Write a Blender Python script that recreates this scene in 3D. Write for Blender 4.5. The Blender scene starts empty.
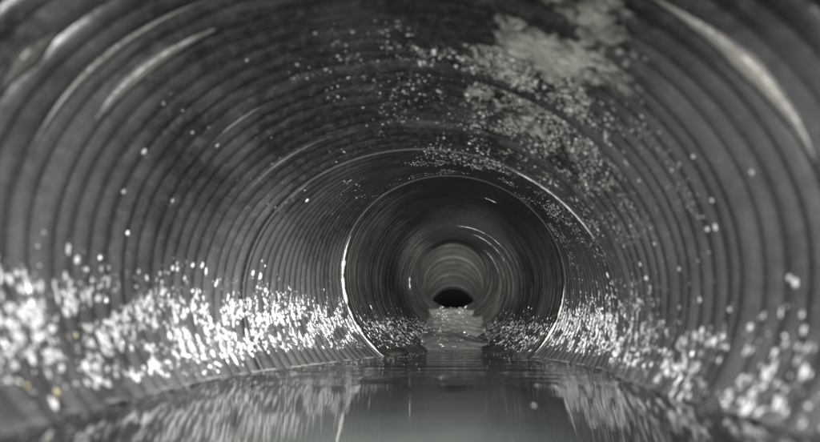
import bpy, math, random
import numpy as np
from mathutils import Vector, noise

# ------------------------------------------------------------------ camera, world, lamps
scene = bpy.context.scene
COL = scene.collection
S = 0.25                 # metres per unit of pipe radius
HW = 0.234               # lens height over the water, in pipe units
PITCH = math.atan(111.7 / 450.0)

cam_d = bpy.data.cameras.new("camera")
cam = bpy.data.objects.new("camera", cam_d)
COL.objects.link(cam)
cam.location = (0, 0, HW * S)
cam.rotation_euler = (math.pi / 2 + PITCH, 0, 0)
cam_d.sensor_width = 36
cam_d.lens = 36 * 450 / 820
cam_d.clip_start = 0.005
cam_d.clip_end = 200
cam_d.dof.use_dof = True
cam_d.dof.focus_distance = 4.9 * S
cam_d.dof.aperture_fstop = 2.4
scene.camera = cam

world = bpy.data.worlds.new("World")
scene.world = world
world.use_nodes = True
bg = world.node_tree.nodes["Background"]
bg.inputs[0].default_value = (0.5, 0.55, 0.6, 1)
bg.inputs[1].default_value = 0.004

# the crawler's own LED lamps, either side of the lens (the only light in a buried pipe)
def lamp(name, x, y, z, energy, size_deg, blend, rx, rz=0.0, radius=0.008, col=(1, 0.985, 0.97)):
    l = bpy.data.lights.new(name, 'SPOT')
    l.energy = energy
    l.spot_size = math.radians(size_deg)
    l.spot_blend = blend
    l.shadow_soft_size = radius
    l.color = col
    o = bpy.data.objects.new(name, l)
    o.location = (x * S, y * S, (HW + z) * S)
    o.rotation_euler = (math.pi / 2 + math.radians(rx), 0, math.radians(rz))
    COL.objects.link(o)
    return o
lamp('flood_lamp', -0.24, -0.10, 0.10, 18.0, 114, 1.0, -7, 10)
lamp('flood_lamp', 0.26, -0.10, 0.10, 12.5, 114, 1.0, -8, -9)
lamp('beam_lamp', -0.1, -0.10, 0.16, 110.0, 60, 1.0, -7, -1)
lamp('beam_lamp', 0.1, -0.10, 0.16, 1050.0, 17, 1.0, 6.4, -5.5)

scene.view_settings.view_transform = 'Standard'
scene.view_settings.look = 'None'
scene.view_settings.exposure = 0.0
scene.view_settings.gamma = 1.0
scene.cycles.max_bounces = 6
scene.cycles.diffuse_bounces = 3
scene.cycles.glossy_bounces = 4
scene.cycles.sample_clamp_indirect = 4.0
scene.cycles.caustics_reflective = False

RNG = random.Random(7)
NP = np.random.RandomState(7)

# ------------------------------------------------------------------ the run of the pipe
# depth, axis x, axis z (over the lens), half width, half height, roll
KN = np.array([
    [-4.0, -.045, .372, 1.258, 0.930, -0.085],
    [0.6,  -.045, .372, 1.258, 0.930, -0.085],
    [1.211, -.051, .373, 1.257, 0.935, -0.086],
    [1.543, -.058, .369, 1.240, 0.982, -0.101],
    [2.087, -.008, .316, 1.216, 1.020, -0.101],
    [2.553, .032, .239, 1.203, 1.030, -0.108],
    [2.931, .148, .215, 1.213, 0.992, -0.142],
    [4.532, .441, .589, 1.132, 1.054, -0.182],
    [8.0,   .830, .830, 1.060, 1.040, -0.10],
    [10.5,  1.05, 1.17, 1.000, 0.990, -0.05],
    [13.0,  1.25, 1.68, 0.960, 0.940, 0.0],
    [15.2, 1.45, 1.30, 0.950, 0.940, 0.0],
    [17.6, 1.66, 0.66, 0.950, 0.940, 0.0],
    [21.0, 1.98, 0.35, 0.950, 0.940, 0.0],
    [26.0, 2.45, 0.25, 0.950, 0.940, 0.0],
    [48.0, 4.80, 0.20, 0.950, 0.940, 0.0]])
_g = np.linspace(-4, 48, 5201)
_t = np.stack([np.interp(_g, KN[:, 0], KN[:, j]) for j in range(1, 6)], 1)
_sm = _t.copy()
for _i, _d in enumerate(_g):                      # smooth the kinks, less so near the lens
    w = 0.10 + 0.06 * max(_d, 0)
    a0, a1 = max(0, int((_d + 4 - w) * 100)), min(5201, int((_d + 4 + w) * 100) + 1)
    _sm[_i] = _t[a0:a1].mean(0)
def prof(d):
    return [float(np.interp(d, _g, _sm[:, j])) for j in range(5)]
def profs(d):
    return [np.interp(d, _g, _sm[:, j]) for j in range(5)]
def wall_pts(d, t, inset=0.0):
    """points on the pipe wall: depth d, clock angle t (0 = right, pi/2 = top), inset towards the axis"""
    d, t = np.broadcast_arrays(np.asarray(d, float), np.asarray(t, float))
    x, z, a, b, ro = profs(d)
    u, v = (a - inset) * np.cos(t), (b - inset) * np.sin(t)
    return np.stack([x + u * np.cos(ro) - v * np.sin(ro), d, HW + z + u * np.sin(ro) + v * np.cos(ro)], -1) * S
def wall_frame(d, t, inset=0.0):
    p = wall_pts(d, t, inset)
    e = 1e-3
    td = wall_pts(d + e, t, inset) - wall_pts(d - e, t, inset)
    tt = wall_pts(d, t + e, inset) - wall_pts(d, t - e, inset)
    td /= np.linalg.norm(td, axis=-1, keepdims=True)
    tt /= np.linalg.norm(tt, axis=-1, keepdims=True)
    n = np.cross(td, tt)
    n /= np.linalg.norm(n, axis=-1, keepdims=True)
    c = wall_pts(d, t, 0.3) - wall_pts(d, t, 0.0)
    sgn = np.sign((n * c).sum(-1, keepdims=True))
    return p, td, tt, n * sgn
def water_angle(d):
    """clock angles at which the water meets the wall, right and left"""
    t = np.linspace(-math.pi, 0, 721)
    z = wall_pts(d, t)[:, 2]
    under = np.where(z < 0)[0]
    if len(under) == 0:
        return None
    return float(t[under[-1]]), float(t[under[0]])

def hit(px, py, inset=.012):
    """depth and clock angle at which the sight line of a pixel of the photograph meets the wall"""
    cx, cy, f = 410., 221., 450.
    u, v = (px - cx) / f, -(py - cy) / f
    yy = v * math.cos(PITCH) + math.sin(PITCH)
    zz = -v * math.sin(PITCH) + math.cos(PITCH)
    u, v = u / zz, yy / zz
    d = _g[(_g > .3) & (_g < 14)]
    x, z, a, b, ro = _sm[(_g > .3) & (_g < 14)].T
    X, Z = u * d - x, v * d - z
    P = X * np.cos(ro) + Z * np.sin(ro)
    Q = -X * np.sin(ro) + Z * np.cos(ro)
    i = int(np.argmax((P / (a - inset)) ** 2 + (Q / (b - inset)) ** 2 >= 1))
    return float(d[i]), math.atan2(Q[i] / b[i], P[i] / a[i])

# ------------------------------------------------------------------ object helpers
def mesh_obj(name, verts, faces, mat, parent=None, smooth=True, mats=None):
    me = bpy.data.meshes.new(name)
    me.from_pydata([tuple(v) for v in verts], [], [tuple(int(i) for i in f) for f in faces])
    me.update()
    if smooth:
        me.polygons.foreach_set('use_smooth', [True] * len(me.polygons))
    me.materials.append(mat)
    o = bpy.data.objects.new(name, me)
    COL.objects.link(o)
    if parent is not None:
        o.parent = parent
        o.matrix_parent_inverse = parent.matrix_world.inverted() if False else o.matrix_parent_inverse
    return o
def tag(o, label=None, cat=None, group=None, kind=None):
    for k, v in (('label', label), ('category', cat), ('group', group), ('kind', kind)):
        if v:
            o[k] = v
    return o
def grid_faces(nu, nv, close_v=True, off=0, flip=False):
    f = []
    for i in range(nu - 1):
        for j in range(nv if close_v else nv - 1):
            k = (j + 1) % nv
            q = (off + i * nv + j, off + i * nv + k, off + (i + 1) * nv + k, off + (i + 1) * nv + j)
            f.append(q[::-1] if flip else q)
    return f

# ------------------------------------------------------------------ materials
class NT:
    def __init__(s, name):
        s.m = bpy.data.materials.new(name)
        s.m.use_nodes = True
        s.t = s.m.node_tree
        s.b = s.t.nodes["Principled BSDF"]
    def n(s, typ, **kw):
        nd = s.t.nodes.new(typ)
        for k, v in kw.items():
            if k.startswith('i_'):
                nd.inputs[k[2:].replace('_', ' ')].default_value = v
            else:
                setattr(nd, k, v)
        return nd
    def l(s, a, b):
        s.t.links.new(a, b)
    def noise(s, scale, detail=4, rough=.55, vec=None, dist=0.0):
        nd = s.n('ShaderNodeTexNoise')
        nd.inputs['Scale'].default_value = scale
        nd.inputs['Detail'].default_value = detail
        nd.inputs['Roughness'].default_value = rough
        nd.inputs['Distortion'].default_value = dist
        if vec is not None:
            s.l(vec, nd.inputs['Vector'])
        return nd.outputs[0]
    def ramp(s, fac, stops):
        r = s.n('ShaderNodeValToRGB')
        e = r.color_ramp.elements
        while len(e) < len(stops):
            e.new(0.5)
        for el, (p, c) in zip(e, stops):
            el.position = p
            el.color = (*c, 1) if len(c) == 3 else c
        s.l(fac, r.inputs[0])
        return r.outputs[0]
    def mapr(s, v, a, b, c, d):
        m = s.n('ShaderNodeMapRange')
        m.inputs[1].default_value, m.inputs[2].default_value = a, b
        m.inputs[3].default_value, m.inputs[4].default_value = c, d
        s.l(v, m.inputs[0])
        return m.outputs[0]
    def mix(s, f, a, b):
        m = s.n('ShaderNodeMix', data_type='RGBA')
        for sock, v in ((m.inputs[0], f), (m.inputs[6], a), (m.inputs[7], b)):
            if isinstance(v, (int, float)):
                sock.default_value = v
            elif isinstance(v, tuple):
                sock.default_value = (*v, 1)
            else:
                s.l(v, sock)
        return m.outputs[2]
    def bump(s, h, strength, dist, prev=None):
        b = s.n('ShaderNodeBump')
        b.inputs['Strength'].default_value = strength
        b.inputs['Distance'].default_value = dist
        s.l(h, b.inputs['Height'])
        if prev is not None:
            s.l(prev, b.inputs['Normal'])
        return b.outputs[0]

def plastic(name, base, pale_tone, rough=(.28, .5), spec=.5, grit=.5, by_height=False):
    k = NT(name)
    co = k.n('ShaderNodeTexCoord').outputs['Object']
    big = k.noise(7, 5, .6, co)
    fine = k.noise(90, 5, .65, co, .4)
    # droplets and dried silt: long thin smears run round the pipe
    mp = k.n('ShaderNodeMapping')
    mp.inputs['Scale'].default_value = (18, 260, 18)
    k.l(co, mp.inputs['Vector'])
    smear = k.noise(1, 4, .6, mp.outputs[0])
    fm = k.mapr(big, .38, .68, 0, 1)
    if by_height:            # the paler tone fades out from the flanks up to the crown
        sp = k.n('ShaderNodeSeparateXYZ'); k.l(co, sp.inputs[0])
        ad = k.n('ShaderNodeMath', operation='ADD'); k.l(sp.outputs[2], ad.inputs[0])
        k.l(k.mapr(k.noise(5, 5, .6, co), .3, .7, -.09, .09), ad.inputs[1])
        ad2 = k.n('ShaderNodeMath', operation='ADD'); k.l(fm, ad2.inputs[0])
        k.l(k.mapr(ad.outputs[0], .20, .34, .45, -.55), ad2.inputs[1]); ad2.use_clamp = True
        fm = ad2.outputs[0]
    c1 = k.mix(fm, base, pale_tone)
    c2 = k.mix(k.mapr(fine, .45, .75, 0, .32), c1, tuple(x * 1.9 for x in pale_tone))
    c3 = k.mix(k.mapr(smear, .55, .75, 0, .5), c2, tuple(x * 1.6 for x in pale_tone))
    # speckle of dried lime
    vo = k.n('ShaderNodeTexVoronoi')
    vo.inputs['Scale'].default_value = 210
    k.l(co, vo.inputs['Vector'])
    dots = k.mapr(vo.outputs['Distance'], .10, .22, 1, 0)
    keep = k.mapr(k.noise(24, 3, .5, co), .56, .66, 0, grit)
    mm = k.n('ShaderNodeMath', operation='MULTIPLY')
    k.l(dots, mm.inputs[0]); k.l(keep, mm.inputs[1])
    c4 = k.mix(mm.outputs[0], c3, (.42, .41, .39))
    k.l(c4, k.b.inputs['Base Color'])
    k.l(k.mapr(fine, .3, .7, rough[0], rough[1]), k.b.inputs['Roughness'])
    k.b.inputs['Specular IOR Level'].default_value = spec
    b1 = k.bump(big, .2, .005)
    b2 = k.bump(fine, .22, .0009, b1)
    k.l(b2, k.b.inputs['Normal'])
    return k.m

def plain(name, col, rough, spec=.5, nscale=60, var=.5, bump=.3, bdist=.001):
    k = NT(name)
    co = k.n('ShaderNodeTexCoord').outputs['Object']
    nz = k.noise(nscale, 5, .6, co)
    k.l(k.mix(k.mapr(nz, .3, .7, 0, 1), tuple(c * (1 - var) for c in col), col), k.b.inputs['Base Color'])
    k.b.inputs['Roughness'].default_value = rough
    k.b.inputs['Specular IOR Level'].default_value = spec
    k.l(k.bump(nz, bump, bdist), k.b.inputs['Normal'])
    return k.m

M_NEAR = plastic('wet_grey_plastic', (.026, .026, .027), (.095, .094, .097), rough=(.17, .30), spec=.8, by_height=True)
M_MID = plastic('wet_dark_plastic', (.024, .024, .025), (.075, .074, .072), grit=1.0, by_height=True)
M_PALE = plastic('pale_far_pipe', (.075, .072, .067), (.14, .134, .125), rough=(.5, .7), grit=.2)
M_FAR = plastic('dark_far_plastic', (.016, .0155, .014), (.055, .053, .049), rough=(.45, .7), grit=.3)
M_RIM = plain('pale_joint_rim', (.80, .79, .76), .32, .6, 80, .35)
M_GLARE = plain('cream_glare', (.46, .445, .41), .3, .6, 40, .55)  # lamp glare put into the colour of the rib strips
M_GLARE4 = plain('grey_cream_glare', (.27, .265, .25), .3, .6, 40, .55)
M_STREAK2 = plain('grey_streak', (.15, .145, .135), .3, .6, 30, .35)  # grey glare painted on ribs, also the pale streaks beyond the rim
M_GLARE3 = plain('faint_glare', (.08, .078, .075), .3, .6, 30, .35)
M_FLECK = plain('white_lime_glint', (.90, .90, .90), .22, .9, 170, .50)  # white of lime dots, and of wet glints built as flecks
M_NODULE = plain('white_nodule', (.86, .86, .86), .25, .8, 200, .15)
M_BLACK = plain('black_unlit_pipe', (.012, .011, .010), .7, .3, 20, .5)  # darkness of the unlit far depth put into the colour
M_LIP = plain('dull_rim', (.035, .035, .034), .6, .3, 60, .5)
M_FLECK_Y = plain('yellow_lime', (.72, .66, .38), .3, .6, 200, .2)
kc = NT('cream_lime_crust')
cc = kc.n('ShaderNodeTexCoord').outputs['Object']
n1, n2 = kc.noise(14, 6, .65, cc, .5), kc.noise(110, 5, .7, cc)
k1 = kc.mix(kc.mapr(n1, .40, .62, 0, 1), (.11, .108, .096), (.48, .475, .42))
k2 = kc.mix(kc.mapr(n2, .42, .7, 0, .8), k1, (.60, .60, .55))
ka = kc.n('ShaderNodeAttribute', attribute_name='thickness').outputs['Fac']
ks = kc.n('ShaderNodeMath', operation='ADD'); kc.l(ka, ks.inputs[0]); kc.l(kc.mapr(n2, .3, .7, -.25, .25), ks.inputs[1])
kc.l(kc.mix(kc.mapr(ks.outputs[0], .0, .75, 0, 1), (.06, .06, .058), k2), kc.b.inputs['Base Color'])
kc.b.inputs['Roughness'].default_value = .65
kc.l(kc.bump(n2, .5, .0015, kc.bump(n1, .5, .004)), kc.b.inputs['Normal'])
M_CRUST = kc.m
M_SCUM = plain('grey_scum', (.42, .42, .41), .45, .5, 120, .5)
M_SLUDGE = plain('grey_sludge', (.07, .065, .06), .4, .5, 40, .5, .8, .003)
M_SILT = plain('grey_silt', (.46, .46, .44), .45, .5, 55, .4, .5, .003)

kw = NT('murky_water')
cw = kw.n('ShaderNodeTexCoord').outputs['Object']
def wnoise(sx, sy, det=3, dist=.3):
    mp = kw.n('ShaderNodeMapping')
    mp.inputs['Scale'].default_value = (sx, sy, 1)
    kw.l(cw, mp.inputs['Vector'])
    return kw.noise(1, det, .5, mp.outputs[0], dist)
nb = kw.bump(wnoise(5, 26), .20, .0018)
nb = kw.bump(wnoise(40, 130, 2), .14, .0005, nb)
sepw = kw.n('ShaderNodeSeparateXYZ'); kw.l(cw, sepw.inputs[0])
near_rim = kw.mapr(sepw.outputs[1], 2.2 * S, 3.6 * S, 0, 1)
mw = kw.n('ShaderNodeMath', operation='MULTIPLY'); kw.l(near_rim, mw.inputs[0]); kw.l(wnoise(2.2, 20, 2, .6), mw.inputs[1])
nb = kw.bump(mw.outputs[0], 1.0, .018, nb)
kw.l(nb, kw.b.inputs['Normal'])
kw.l(kw.mix(kw.mapr(wnoise(6, 6), .35, .7, 0, 1), (.017, .0195, .018), (.026, .029, .027)), kw.b.inputs['Base Color'])
kw.b.inputs['Roughness'].default_value = .025
kw.b.inputs['IOR'].default_value = 1.33
kw.b.inputs['Specular IOR Level'].default_value = .5
M_WATER = kw.m

# ------------------------------------------------------------------ pipes
PITCH_R = .088                                    # rib spacing
def wall_mesh(d0, d1, nd, mat, parent, inset=-.001, nt=192):
    ds = np.linspace(d0, d1, nd)
    t = np.linspace(0, 2 * math.pi, nt, endpoint=False)
    P = wall_pts(ds[:, None], t[None], inset).reshape(-1, 3)
    Q = wall_pts(ds[:, None], t[None], inset - .05).reshape(-1, 3)      # outer skin: the wall has thickness
    n = len(P)
    f = grid_faces(nd, nt) + grid_faces(nd, nt, True, n, True)
    for j in range(nt):
        k = (j + 1) % nt
        f.append((j, n + j, n + k, k))
        e = (nd - 1) * nt
        f.append((e + j, e + k, n + e + k, n + e + j))
    return mesh_obj('wall', np.vstack([P, Q]), f, mat, parent)
RIB = [(-.5, -.006), (-.38, .14), (-.26, .52), (-.13, .86), (0, 1.0), (.13, .86), (.26, .52), (.38, .14), (.5, -.006)]
def rib_geo(dc, h, w, nt=192, seed=0, flat=True):
    t = np.linspace(0, 2 * math.pi, nt, endpoint=False)
    r = random.Random(seed)
    ph = [r.uniform(0, 6.28) for _ in range(4)]
    wob = (1 + .10 * np.sin(2 * t + ph[0]) + .07 * np.sin(5 * t + ph[1]) + .05 * np.sin(11 * t + ph[2]))
    sh = .0022 * np.sin(t + ph[3]) + .0016 * np.sin(3 * t + ph[1])
    if flat:
        wob = wob * (1 - .90 * np.exp(-((t - 1.5) / .78) ** 2)) * (1 + .25 * np.exp(-((t - 2.6) / .3) ** 2))
    rows = [wall_pts(dc + o * w + sh, t, hh * h * wob if hh > 0 else hh) for o, hh in RIB]
    return np.vstack(rows), grid_faces(len(RIB), nt)
def ribs(d0, d1, mat, parent, h=.018, single=True, nt=192, special=None):
    n = int(round((d1 - d0) / PITCH_R))
    w = (d1 - d0) / n
    V, F, off = [], [], 0
    for i in range(n):
        dc = d0 + (i + .5) * w
        hh, m = h * RNG.uniform(.6, 1.15), mat
        if special:
            hh, m = special(dc, w, hh, mat)
        v, f = rib_geo(dc, abs(hh), w * (1.0 if hh > 0 else 1.5), nt, i + int(d0 * 97), hh > 0)
        if single:
            mesh_obj('rib', v, f, m, parent)
        else:
            V.append(v)
            F += [tuple(x + off for x in q) for q in f]
            off += len(v)
    if not single:
        o = mesh_obj('ribbing', np.vstack(V), F, mat, parent)
        o['kind'] = 'stuff'
def lip(name, dc, w, h, mat, parent, nt=240, label=None):
    """a rounded pipe end standing proud of the wall"""
    t = np.linspace(0, 2 * math.pi, nt, endpoint=False)
    pr = [(-.5, -.01), (-.5, .7), (-.32, 1.0), (.1, 1.0), (.4, .7), (.5, .3), (.5, -.01)]
    wob = 1 + .08 * np.sin(3 * t + .4) + .05 * np.sin(9 * t)
    rows = [wall_pts(dc + o * w, t, hh * h * wob if hh > 0 else hh) for o, hh in pr]
    o = mesh_obj(name, np.vstack(rows), grid_faces(len(pr), nt), mat, parent)
    if label:
        o['label'] = label
    return o
def pipe(label, d):
    e = bpy.data.objects.new('corrugated_pipe', None)
    e.empty_display_size = .05
    COL.objects.link(e)
    return tag(e, label, 'pipe', 'pipe lengths of the sewer run')

J2D, J1D, CRD = 2.931, 4.532, 13.0
p1 = pipe('nearest length of ribbed grey plastic pipe round the camera, with broad wet ribs', 0)
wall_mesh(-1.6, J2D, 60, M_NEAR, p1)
def near_special(dc, w, hh, mat):
    for q, k in ((.8, 1.3), (1.211, 1.7), (1.543, 1.8), (2.087, 1.6), (2.553, 1.5)):
        if abs(dc - q) < w * .5:
            return -.015 * k, mat
    return hh, mat
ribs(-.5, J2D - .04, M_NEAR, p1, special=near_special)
lip('joint_rim', J2D - .012, .024, .014, M_LIP, p1)

p2 = pipe('middle length of dark ribbed pipe between the two joint rims, speckled with lime', 0)
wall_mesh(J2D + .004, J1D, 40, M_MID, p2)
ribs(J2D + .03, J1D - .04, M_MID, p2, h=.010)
lip('joint_rim', J1D - .010, .026, .020, M_LIP, p2)
def lime_glare_strip(dc, w, inset, t0, t1, parent, label, seed, mat=None, taper=5, rough=1.0):
    """lime dried along the edge of a joint rim, a pale streak, or lamp glare painted on a rib"""
    n = 160
    V = []
    if t1 - t0 > math.pi: t1 -= 2 * math.pi
    if t1 - t0 < -math.pi: t1 += 2 * math.pi
    for i in range(n):
        k = i / (n - 1)
        t = t0 + (t1 - t0) * k
        q = max(.12, min(1, min(k, 1 - k) * taper) * (1 - .25 * rough + rough * (.7 * noise.noise(Vector((t * 9, seed, 0))) + .4 * noise.noise(Vector((t * 40, seed, 2))))))
        for o, hh in ((-.5, -.012), (-.62, .2), (-.3, 1), (.2, 1), (.6, .2), (.5, -.012)):
            V.append(wall_pts(dc + o * w * q, t, inset + hh * w * .35 * q))
    f = grid_faces(n, 6)
    o = mesh_obj('lime_glare_strip', V, f, mat or M_RIM, parent)
    o['label'] = label
for (q0, q1, dc, w, ins, m, lab) in (  # lamp glare on the glossy ribs, painted as pale strips
        ((625, -14), (822, 190), 1.211, .060, .018, M_GLARE, 'broad painted cream glare on the nearest large rib, upper right'),
        ((250, -8), (54, 185), 1.543, .052, .018, M_GLARE4, 'dull painted grey glare on a large rib, upper left'),
        ((200, -14), (20, 150), 1.40, .040, .016, M_STREAK2, 'faint painted grey glare on a rib, upper left'),
        ((290, 88), (190, 160), 2.087, .020, .016, M_STREAK2, 'dull painted grey glare on a rib, upper left'),
        ((330, 132), (240, 200), 2.553, .016, .014, M_STREAK2, 'thin painted grey glare on a rib, left of the crown'),
        ((60, 20), (0, 95), 1.211, .060, .018, M_STREAK2, 'faint painted glare on the nearest large rib, upper left')):
    lime_glare_strip(dc, w, ins, hit(*q0)[1], hit(*q1)[1], p1, lab, dc * 3, m, 2.2, .25)
A1 = [hit(*q)[1] for q in ((342, 235), (384, 357), (563, 285), (538, 356))]
lime_glare_strip(J1D - .018, .060, .022, A1[0], A1[1], p2, 'white lime line on the lower left of the rim', 1.5)
lime_glare_strip(J1D - .018, .048, .022, A1[2], A1[3], p2, 'white lime line on the lower right of the rim', 2.5)
A2 = [hit(*q)[1] for q in ((505, 170), (598, 243), (255, 255), (330, 178))]
lime_glare_strip(J2D - .016, .020, .013, A2[0], A2[1], p1, 'pale lime line on the upper right of the rim', 3.5)
lime_glare_strip(J2D - .016, .007, .013, A2[2], A2[3], p1, 'faint lime line on the upper left of the rim', 4.5)

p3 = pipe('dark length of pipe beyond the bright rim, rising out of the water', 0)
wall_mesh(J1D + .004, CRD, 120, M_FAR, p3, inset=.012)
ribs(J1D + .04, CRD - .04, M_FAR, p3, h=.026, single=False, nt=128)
for i, (q0, q1, w) in enumerate((((403, 291), (415, 276), .06), ((484, 198), (497, 203), .03), ((456, 229), (505, 246), .035),
                                 ((470, 238), (512, 262), .03), ((478, 250), (508, 276), .035), ((372, 205), (392, 189), .02))):
    h0, h1 = hit(*q0, inset=.035), hit(*q1, inset=.035)
    lime_glare_strip((h0[0] + h1[0]) / 2, w, .030, h0[1], h1[1], p3, 'short pale streak on the dark wall', 11.5 + i, M_RIM if i in (0, 1) else M_STREAK2)

p4 = pipe('pale ribbed length of pipe dropping away beyond the silt-topped crest', 0)
P5 = 17.4
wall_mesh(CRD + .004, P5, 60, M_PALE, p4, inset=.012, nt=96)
p5 = pipe('farthest length of pipe, coloured black as unlit depth behind the small opening', 0)
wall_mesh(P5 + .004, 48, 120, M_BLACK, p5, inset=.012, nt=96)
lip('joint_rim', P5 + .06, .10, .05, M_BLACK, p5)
V_, F_, o_ = [], [], 0
for i_ in range(8):
    v_, f_ = rib_geo(CRD + .3 + i_ * .55, RNG.uniform(.02, .05), .40, 96, i_, False)
    V_.append(v_); F_ += [tuple(x + o_ for x in q) for q in f_]; o_ += len(v_)
mesh_obj('ribbing', np.vstack(V_), F_, M_PALE, p4)['kind'] = 'stuff'

# ------------------------------------------------------------------ water
def water():
    dmax = 9.5
    ds = np.concatenate([np.linspace(-1.55, 4, 60), np.linspace(4.1, dmax, 50)])
    V, nt = [], 40
    rows = []
    for d in ds:
        wa = water_angle(d)
        if wa is None:
            break
        xr = wall_pts(d, wa[0], -.02)[0]
        xl = wall_pts(d, wa[1], -.02)[0]
        if xr - xl < .01:
            break
        rows.append([(xl + (xr - xl) * j / (nt - 1), d * S, 0) for j in range(nt)])
    V = [p for r in rows for p in r]
    o = mesh_obj('water', V, grid_faces(len(rows), nt, False), M_WATER)
    return tag(o, 'still dark water lying along the bottom of the pipe', kind='structure')
water()

# silt bed on the rising floor beyond the pool
def silt():
    ds = np.linspace(5.6, 12.6, 90)
    nt = 34
    V = []
    for d in ds:
        x, z, a, b, ro = prof(d)
        k = min(1, max(0, (d - 5.6) / 1.6)) * min(1, max(0, (12.7 - d) / 1.6))
        fill = (.21 + .05 * (d - 8) / 5) * k + .004
        tc = math.acos(max(-1, min(1, 1 - fill / b)))
        for j in range(nt):
            u = -1 + 2 * j / (nt - 1)
            t = -math.pi / 2 + ro + u * tc * 1.02 * (1 + .45 * noise.noise(Vector((d * 1.3, 7.7 + (u > 0) * 3, 0))) + .2 * noise.noise(Vector((d * 5, 2.7 + (u > 0) * 3, 0))))
            p = wall_pts(d, t, .01)
            zt = HW * S + (z - b + fill) * S + .0
            n1 = noise.fractal(Vector((p[0] * 30, p[1] * 14, 3.1)), 1, 2, 4) * .035 * S
            edge = 1 - abs(u) ** 2.2
            p = np.array([p[0], p[1], max(p[2], p[2] + (zt - p[2]) * edge + n1 * edge * k)])
            V.append(p)
    o = mesh_obj('silt_bed', V, grid_faces(len(ds), nt, False), M_SILT)
    return tag(o, 'pale grey silt bed on the rising pipe floor beyond the water', 'silt', kind='stuff')
silt()

# ------------------------------------------------------------------ lime flecks, and wet glints built as flecks (too many to count)
OCT = np.array([(1, 0, 0), (-1, 0, 0), (0, 1, 0), (0, -1, 0), (0, 0, 1), (.5, .6, .5), (-.6, .3, .6), (.2, -.6, .6)])
BASE_V = np.array([(1, 0, 0), (.35, .9, 0), (-.8, .6, 0), (-.8, -.6, 0), (.35, -.9, 0), (.45, .2, .8), (-.35, .35, .9), (-.1, -.45, .75)])
BASE_F = [(0, 1, 5), (1, 6, 5), (1, 2, 6), (2, 3, 6), (3, 7, 6), (3, 4, 7), (4, 0, 5), (4, 5, 7), (5, 6, 7)]
def flecks(name, spots, mat, label, cat, group=None):
    """spots: (d, t, inset, size round the pipe, size along it, height)"""
    A = np.array(spots)
    p, td, tt, n = wall_frame(A[:, 0], A[:, 1], A[:, 2])
    ang = NP.uniform(-.3, .3, len(A))[:, None]
    t2 = tt * np.cos(ang) + td * np.sin(ang)
    d2 = td * np.cos(ang) - tt * np.sin(ang)
    jit = 1 + NP.uniform(-.3, .3, (len(A), len(BASE_V), 1))
    B = BASE_V[None] * jit
    V = (p[:, None] + B[..., 0:1] * (t2 * A[:, 3:4])[:, None] * S + B[..., 1:2] * (d2 * A[:, 4:5])[:, None] * S
         + (B[..., 2:3]) * (n * A[:, 5:6])[:, None] * S)
    n8 = len(BASE_V)
    F = (np.array(BASE_F)[None] + (np.arange(len(A)) * n8)[:, None, None]).reshape(-1, 3)
    o = mesh_obj(name, V.reshape(-1, 3), F, mat, smooth=False)
    return tag(o, label, cat, group, 'stuff')
def band(side, d0, d1, count, zlo, zhi, smin, smax, dpow=1.0, clump=1.0, inset=.014, seed=1, cut=.0):
    r = random.Random(seed)
    out = []
    tries = 0
    while len(out) < count and tries < count * 60:
        tries += 1
        d = d0 + (d1 - d0) * r.random() ** dpow
        wa = water_angle_c(d)
        z = zlo + (zhi(d) - zlo) * (r.random() * .75 + min(.8, r.expovariate(6)))
        if r.random() < .5:
            d = (math.floor(d / PITCH_R) + .5 + r.uniform(-.2, .2)) * PITCH_R
        # angle at that height
        x, zc, a, b, ro = prof(d)
        s_ = max(-.98, min(.98, (z - HW - zc) / b))
        t = math.asin(s_)
        if side < 0:
            t = math.pi - t - 0
        t = t - ro * .9
        p = wall_pts(d, t)
        if p[2] < .002 * S:
            continue
        cl = noise.noise(Vector((d * 5.5, t * 9, seed))) + .5 * noise.noise(Vector((d * 17, t * 25, seed + 5)))
        if cl * clump < r.uniform(-.45, .25) + cut:
            continue
        s = smin * .7 + (smax * 1.1 - smin * .7) * r.random() ** 4.5
        el = r.uniform(.9, 1.9)
        out.append((d, t, inset + r.uniform(-.004, .004), s * el * (1.7 if r.random() < .35 else 1), s * r.uniform(.4, .9), s * r.uniform(.4, .8)))
    return out
def water_angle_c(d):
    return None
def fl(L, where):
    flecks('lime_glint_flecks', L, M_FLECK, where, 'lime flecks')  # wet glints on the lower walls, shaped as white flecks
fl(band(-1, .7, 1.6, 1900, 0.0, lambda d: .38, .003, .0115, 1.0, 1.2, .018, 3) +
   band(-1, 1.6, 2.93, 3000, 0.0, lambda d: .42, .0025, .010, 1.0, 1.5, .018, 4), 'dense wet glints shaped as white flecks along the left wall of the nearest pipe above the water')
fl(band(-1, 2.95, 4.5, 3800, 0.06, lambda d: .46, .0025, .008, 1.0, 1.3, .012, 5), 'dense wet glints shaped as white flecks on the left wall just before the bright rim')
fl(band(1, .8, 2.0, 850, 0.0, lambda d: .30, .003, .0105, 1.0, 1.9, .018, 6) +
   band(1, 2.0, 2.93, 800, 0.06, lambda d: .44, .003, .008, .6, 1.4, .018, 7), 'scattered wet glints shaped as white flecks low on the right wall of the nearest pipe')
fl(band(1, 2.95, 4.5, 3800, 0.10, lambda d: .50, .0025, .008, 1.0, 1.3, .012, 8), 'dense wet glints shaped as white flecks on the right wall just before the bright rim')
fl(band(-1, 4.6, 9.0, 1700, 0.02, lambda d: .36 + (d - 4.6) * .03, .004, .011, 1.0, .9, .03, 9), 'wet glints shaped as white flecks low on the left wall beyond the bright rim')
fl(band(1, 4.6, 9.0, 1700, 0.02, lambda d: .36 + (d - 4.6) * .03, .004, .011, 1.0, .9, .03, 10), 'wet glints shaped as white flecks low on the right wall beyond the bright rim')
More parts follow.
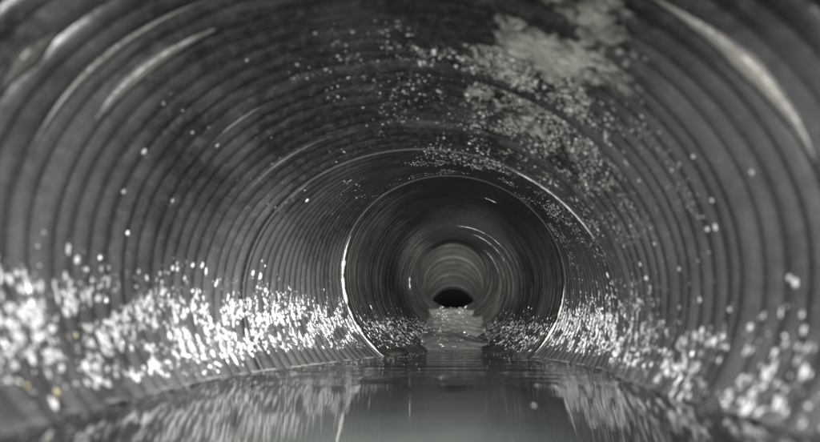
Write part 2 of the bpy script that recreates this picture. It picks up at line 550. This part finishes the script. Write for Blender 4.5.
# fine spatter on the upper wall round the second rim and towards the crown
L = []
r = random.Random(21)
while len(L) < 2300:
    d = r.uniform(1.7, 4.4); t = r.gauss(1.25, .6)
    c = noise.noise(Vector((d * 3, t * 5, 8.5)))
    if c < r.uniform(-.1, .6): continue
    s = .0022 + .004 * r.random() ** 3
    L.append((d, t, .014 if d < J2D else .011, s * 1.3, s, s * .7))
flecks('lime_spatter', L, M_FLECK, 'fine pale spatter of lime dots over the crown of the pipe', 'lime flecks')

# ------------------------------------------------------------------ single bright nodules
YH = 332.7
_nod_mesh = {}
def nodule(px, py, size_px, mat, label, group):
    d, t = hit(px, py)
    p, td, tt, n = wall_frame(d, t, .012)
    key = (mat.name, RNG.randrange(4))
    if key not in _nod_mesh:
        rr = random.Random(hash(key[1]) + 3)
        V, F = [], []
        rings, seg = 4, 9
        for i in range(rings):
            ph = i / rings * math.pi / 2
            for j in range(seg):
                a = j / seg * 2 * math.pi
                q = 1 + rr.uniform(-.16, .16)
                V.append((math.cos(a) * math.cos(ph) * q, math.sin(a) * math.cos(ph) * q, math.sin(ph) * q * .8))
        V.append((0, 0, .85))
        F = grid_faces(rings, seg)
        for j in range(seg):
            F.append(((rings - 1) * seg + j, (rings - 1) * seg + (j + 1) % seg, rings * seg))
        me = bpy.data.meshes.new('lime_nodule')
        me.from_pydata(V, [], F); me.update()
        me.polygons.foreach_set('use_smooth', [True] * len(me.polygons))
        me.materials.append(mat)
        _nod_mesh[key] = me
    o = bpy.data.objects.new('lime_nodule', _nod_mesh[key])
    COL.objects.link(o)
    s = size_px * d / 450 / 2 * S
    from mathutils import Matrix
    M = Matrix((tt, td, n)).transposed().to_4x4()
    o.matrix_world = Matrix.Translation(Vector(p)) @ M @ Matrix.Diagonal((s * RNG.uniform(1.0, 1.5), s * RNG.uniform(.7, 1), s * .8, 1))
    return tag(o, label, 'lime nodule', group)
def place_words(px, py, size):
    sz = 'large' if size >= 8 else 'middling' if size >= 5 else 'small' if size >= 4 else 'tiny'
    return ('extra ' if size >= 10 else '') + sz
LEFT = [(75,260,7),(172,268,5),(177,269,4),(192,265,4),(202,265,4),(192,291,4),(20,313,9),(14,366,8),(72,393,6),(85,366,9),(150,366,8),
        (260,276,5),(265,290,4),(252,273,4),(105,322,5),(52,305,6),(38,338,7),(120,350,5),(140,300,4),(98,298,5),(205,330,4),(160,345,5)]
def near_what(q):
    px, py, z = q
    h = 'high above the flecks' if py < 268 else 'atop the fleck band' if py < 300 else 'amid the flecks' if py < 345 else 'just above the water'
    return h
def put(lst, wall, group):
    names = {}
    for q in lst:
        lab = '%s white nodule on the %s wall %s' % (place_words(*q), wall, near_what(q))
        names.setdefault(lab, []).append(q)
    for lab, qs in names.items():
        qs.sort()
        for i, q in enumerate(qs):
            l2 = lab
            if len(qs) == 2:
                l2 += ', ' + ('the left one', 'the right one')[i]
            elif len(qs) == 3:
                l2 += ', ' + ('left', 'middle', 'right')[i] + ' of three'
            elif len(qs) > 3:
                l2 += ', ' + ('first', 'second', 'third', 'fourth', 'fifth', 'sixth')[i] + ' from left'
            nodule(*q, M_NODULE, l2, group)
put(LEFT, 'left', 'lime nodules on the left wall')
RIGHT = [(647,278,5),(670,290,4),(680,269,3),(702,331,6),(715,342,8),(666,351,5),(678,368,6),(686,362,5),(644,366,4),(652,365,4),(806,331,10),
         (796,283,8),(790,278,5),(752,328,6),(738,331,5),(742,307,5),(731,310,4),(752,301,5),(766,376,7),(806,371,8),(786,426,9),(608,275,4),
         (775,352,6),(725,368,4),(700,300,4),(640,300,3),(625,330,4),(815,300,8),(735,350,4)]
put(RIGHT, 'right', 'lime nodules on the right wall')
TOP = [((694,156,4), 'small pale nodule alone on the dark upper right wall below the painted cream glare'),
 ((713,200,4), 'small pale nodule on the upper right wall, above a close pair'), ((753,172,4), 'small pale nodule on the upper right wall, left of the largest one there'),
 ((807,189,5), 'pale nodule at the right edge, just under the end of the painted cream glare'), ((642,116,3), 'tiny pale nodule just right of the lower end of the large crust'),
 ((348,77,3), 'tiny pale nodule near the top of the crown spatter'), ((307,200,4), 'small bright nodule alone inside the rim, upper left'),
 ((328,97,2), 'tiny nodule at the left of the crown spatter'), ((472,67,3), 'tiny nodule left of the large cream crust'), ((363,107,2), 'tiny nodule low in the crown spatter'),
 ((144,151,5), 'pale nodule on the upper left wall under the painted grey glare'), ((217,145,3), 'tiny pale nodule on the upper left wall, rightmost of the scattered few'),
 ((122,191,4), 'small pale nodule on the left wall, lower left of the painted glare'), ((171,200,3), 'tiny pale nodule on the left wall, halfway up'),
 ((247,60,3), 'tiny nodule high on the upper left wall near the picture top'), ((708,229,5), 'left nodule of the bright close pair on the right wall'),
 ((716,227,5), 'right nodule of the bright close pair on the right wall'), ((556,185,3), 'tiny nodule among crumbs below the trailing crust'),
 ((500,60,2), 'tiny nodule at the left edge of the large crust'), ((418,118,2), 'tiny nodule in the middle of the dark crown'), ((380,92,2), 'tiny nodule between spatter dots on the crown')]
for q, lab in TOP:
    nodule(*q, M_NODULE, lab, 'lime nodules on the upper wall')
for q, lab in (((74,336,4), 'yellowish lime nodule, highest of the three among the left flecks'), ((55,393,5), 'yellowish lime nodule, right one of the two just above the water'),
               ((26,387,5), 'yellowish lime nodule, nearest the left edge above the water')):
    nodule(*q, M_FLECK_Y, lab, 'yellowish lime nodules')

# ------------------------------------------------------------------ cream lime crust on the crown
def crust(name, blobs, seed, labels, thr=.12, h=.016, nd=170, nt=170, mat=M_CRUST):
    pts = [hit(px, py) + (rad, wgt) for px, py, rad, wgt in blobs]
    d_lo = min(p[0] for p in pts) - .5; d_hi = max(p[0] for p in pts) + .5
    t_lo = min(p[1] for p in pts) - .35; t_hi = max(p[1] for p in pts) + .35
    dd = np.linspace(max(.5, d_lo), min(d_hi, J2D - .03), nd)
    tt = np.linspace(t_lo, t_hi, nt)
    H = np.zeros((nd, nt))
    for i, d in enumerate(dd):
        for j, t in enumerate(tt):
            m = 0
            for (pd, pt, rad, wgt) in pts:
                q = ((d - pd) / (rad * 1.3)) ** 2 + ((t - pt) * 1.0 / rad) ** 2
                m = max(m, wgt * (1 - q))
            nz = noise.fractal(Vector((d * 5, t * 6, seed)), 1, 2, 6) * .55 + noise.noise(Vector((d * 28, t * 30, seed))) * .25
            H[i, j] = m + nz * 1.0 - .35 if m > 0 else -1
    ok = (H > thr).astype(int)
    idx = -np.ones((nd, nt), int)
    V, F, TH = [], [], []
    def vid(i, j):
        if idx[i, j] < 0:
            edge = min(1, max(0, (H[i, j] - thr) * 5))
            n2 = noise.noise(Vector((dd[i] * 60, tt[j] * 60, seed))) * .35
            V.append(wall_pts(dd[i], tt[j], .008 + h * edge * (1 + n2)))
            idx[i, j] = len(V) - 1
            TH.append(min(1, max(0, (H[i, j] - thr) * 2.4)))
        return idx[i, j]
    for i in range(nd - 1):
        for j in range(nt - 1):
            if ok[i, j] + ok[i + 1, j] + ok[i, j + 1] + ok[i + 1, j + 1] >= 3:
                F.append((vid(i, j), vid(i, j + 1), vid(i + 1, j + 1), vid(i + 1, j)))
    # one object for each separate piece of crust, the largest first
    par = list(range(len(V)))
    def find(a):
        while par[a] != a:
            par[a] = par[par[a]]
            a = par[a]
        return a
    for f in F:
        for k in f[1:]:
            par[find(k)] = find(f[0])
    isl = {}
    for f in F:
        isl.setdefault(find(f[0]), []).append(f)
    isl = sorted(isl.values(), key=lambda x: -len(x))
    for fs, lab in zip(isl, labels):
        use = sorted({k for f in fs for k in f})
        ren = {k: q for q, k in enumerate(use)}
        o = mesh_obj(name, [V[k] for k in use], [tuple(ren[k] for k in f) for f in fs], mat)
        at = o.data.attributes.new('thickness', 'FLOAT', 'POINT')
        at.data.foreach_set('value', [TH[k] for k in use])
        tag(o, lab, 'lime crust')
crust('lime_crust', [(540, 45, .26, .95), (590, 50, .28, 1.0), (618, 72, .16, .85), (560, 15, .22, .75), (515, 75, .15, .7)], 3.3,
      ['large cream lime crust on the crown of the nearest pipe'], thr=.24)
crust('lime_crust', [(500, 100, .28, .50), (540, 125, .30, .56), (572, 148, .22, .55), (520, 150, .22, .48), (600, 110, .14, .5)], 7.7,
      ['broken grey-cream lime crust trailing down from the large crust towards the joint rim', 'smaller broken piece of lime crust beside the trailing one'], thr=.27, h=.011, nd=240, nt=240)
L = []
r = random.Random(33)
while len(L) < 5200:
    px, py = r.gauss(0, 1), r.random()
    cx_ = 500 + 120 * py ** 1.2 + px * (42 - 8 * py); cy_ = 45 + 200 * py
    if cy_ < 0 or cx_ > 660: continue
    c = noise.noise(Vector((cx_ * .045, cy_ * .06, 4.4))) + .5 * noise.noise(Vector((cx_ * .15, cy_ * .2, 1.4)))
    if c < r.uniform(-.35, .45) or r.random() < .85 * py: continue
    d, t = hit(cx_, cy_)
    s_ = .0022 + .0065 * r.random() ** 4
    L.append((d, t, .010, s_ * r.uniform(1, 1.8), s_ * r.uniform(.8, 1.6), s_ * .7))
M_CRUMB = plain('grey_cream_crumb', (.42, .42, .37), .6, .4, 90, .75)
flecks('lime_crumbs', L, M_CRUMB, 'cream lime crumbs scattered round the broken crust on the crown', 'lime crumbs')
L = [q for q in L if r.random() < .16]
flecks('lime_glint_flecks', [(a, b, .013, c * .8, e * .8, f) for a, b, _, c, e, f in L], M_FLECK, 'bright white lime dots among the cream crumbs on the crown', 'lime flecks')

# ------------------------------------------------------------------ scum lines where the water meets the wall
def scum(side, d0, d1, label):
    ds = np.linspace(d0, d1, 260)
    V, F = [], []
    prev = None
    for d in ds:
        wa = water_angle(d)
        t = wa[0] if side > 0 else wa[1]
        p = wall_pts(d, t, .016)
        w = max(0.0, .22 + noise.fractal(Vector((d * 6, side * 3.1, 0)), 1, 2, 4)) * .016 * S
        if w < .0005 * S * 4:
            prev = None
            continue
        up = wall_pts(d, t, .018) + np.array([0, 0, w * .6])
        k = len(V)
        V += [p + np.array([side * .01 * S, 0, -.002 * S]), p + np.array([-side * w * .8, 0, .003 * S]), up, up + np.array([side * .02 * S, 0, .004 * S])]
        if prev is not None:
            for a in range(3):
                F.append((prev + a, k + a, k + a + 1, prev + a + 1))
        prev = k
    o = mesh_obj('scum_line', V, F, M_SCUM)
    return tag(o, label, 'scum line', kind='stuff')
scum(-1, .7, 4.45, 'thin pale scum line where the water meets the left wall')
scum(1, .7, 4.45, 'thin pale scum line where the water meets the right wall')

# ------------------------------------------------------------------ grains on the silt, sludge by the rim
L = []
r = random.Random(55)
while len(L) < 170:
    d = r.uniform(6.5, 12.3)
    x, z, a, b, ro = prof(d)
    k = min(1, max(0, (d - 5.6) / 1.6)) * min(1, max(0, (12.7 - d) / 1.6))
    fill = (.17 + .05 * (d - 8) / 5) * k
    s_ = .005 + .012 * r.random() ** 3
    L.append((d, -math.pi / 2 + ro + r.uniform(-.42, .42), fill + .012, s_ * 1.4, s_, s_))
flecks('lime_grains', L, M_FLECK, 'white lime grains strewn over the pale silt bed', 'lime grains')
def sludge(px, d, wx, wy, wz, seed, label):
    x0 = (px - 410.) / 450 / (-(345 - 221.) / -450 * math.sin(PITCH) + math.cos(PITCH)) * d
    V, nu, nv = [], 10, 24
    for i in range(nu):
        ph = -.35 + (math.pi / 2 + .33) * i / (nu - 1)
        for j in range(nv):
            a = 2 * math.pi * j / nv
            q = 1 + .22 * noise.noise(Vector((math.cos(a) * 1.3, math.sin(a) * 1.3, ph + seed))) + .07 * noise.noise(Vector((math.cos(a) * 5, math.sin(a) * 5, ph * 4 + seed)))
            V.append(((x0 + wx * math.cos(a) * math.cos(ph) * q) * S, (d + wy * math.sin(a) * math.cos(ph) * q) * S, wz * math.sin(ph) * q * S))
    o = mesh_obj('sludge_lump', V, grid_faces(nu, nv), M_SLUDGE)
    tag(o, label, 'sludge')
sludge(384, 5.2, .27, .50, .085, 1.0, 'smooth grey sludge lump in the water behind the left foot of the bright rim')
sludge(541, 5.0, .12, .30, .05, 4.0, 'small dark sludge lump in the water behind the right foot of the bright rim')

# scum flakes afloat near the walls
L = []
r = random.Random(77)
V, F = [], []
for i in range(260):
    d = r.uniform(.9, 6)
    wr, wl = water_angle(d)
    xr, xl = wall_pts(d, wr)[0], wall_pts(d, wl)[0]
    side = r.random() < .6
    k = min(.45, r.expovariate(9))
    x = xl + (xr - xl) * k if side else xr - (xr - xl) * k
    sz = (.003 + .007 * r.random() ** 3) * S
    n, o_ = 7, len(V)
    a0 = r.random() * 6
    for q in range(n):
        a = a0 + q / n * 2 * math.pi
        w = sz * r.uniform(.5, 1.2)
        V.append((x + w * math.cos(a) * 1.5, d * S + w * math.sin(a), .0006 * S))
    V.append((x, d * S, .004 * S))
    F += [(o_ + q, o_ + (q + 1) % n, o_ + n) for q in range(n)]
tag(mesh_obj('scum_flakes', V, F, M_SCUM), 'small grey scum flakes afloat near the walls', 'scum', kind='stuff')
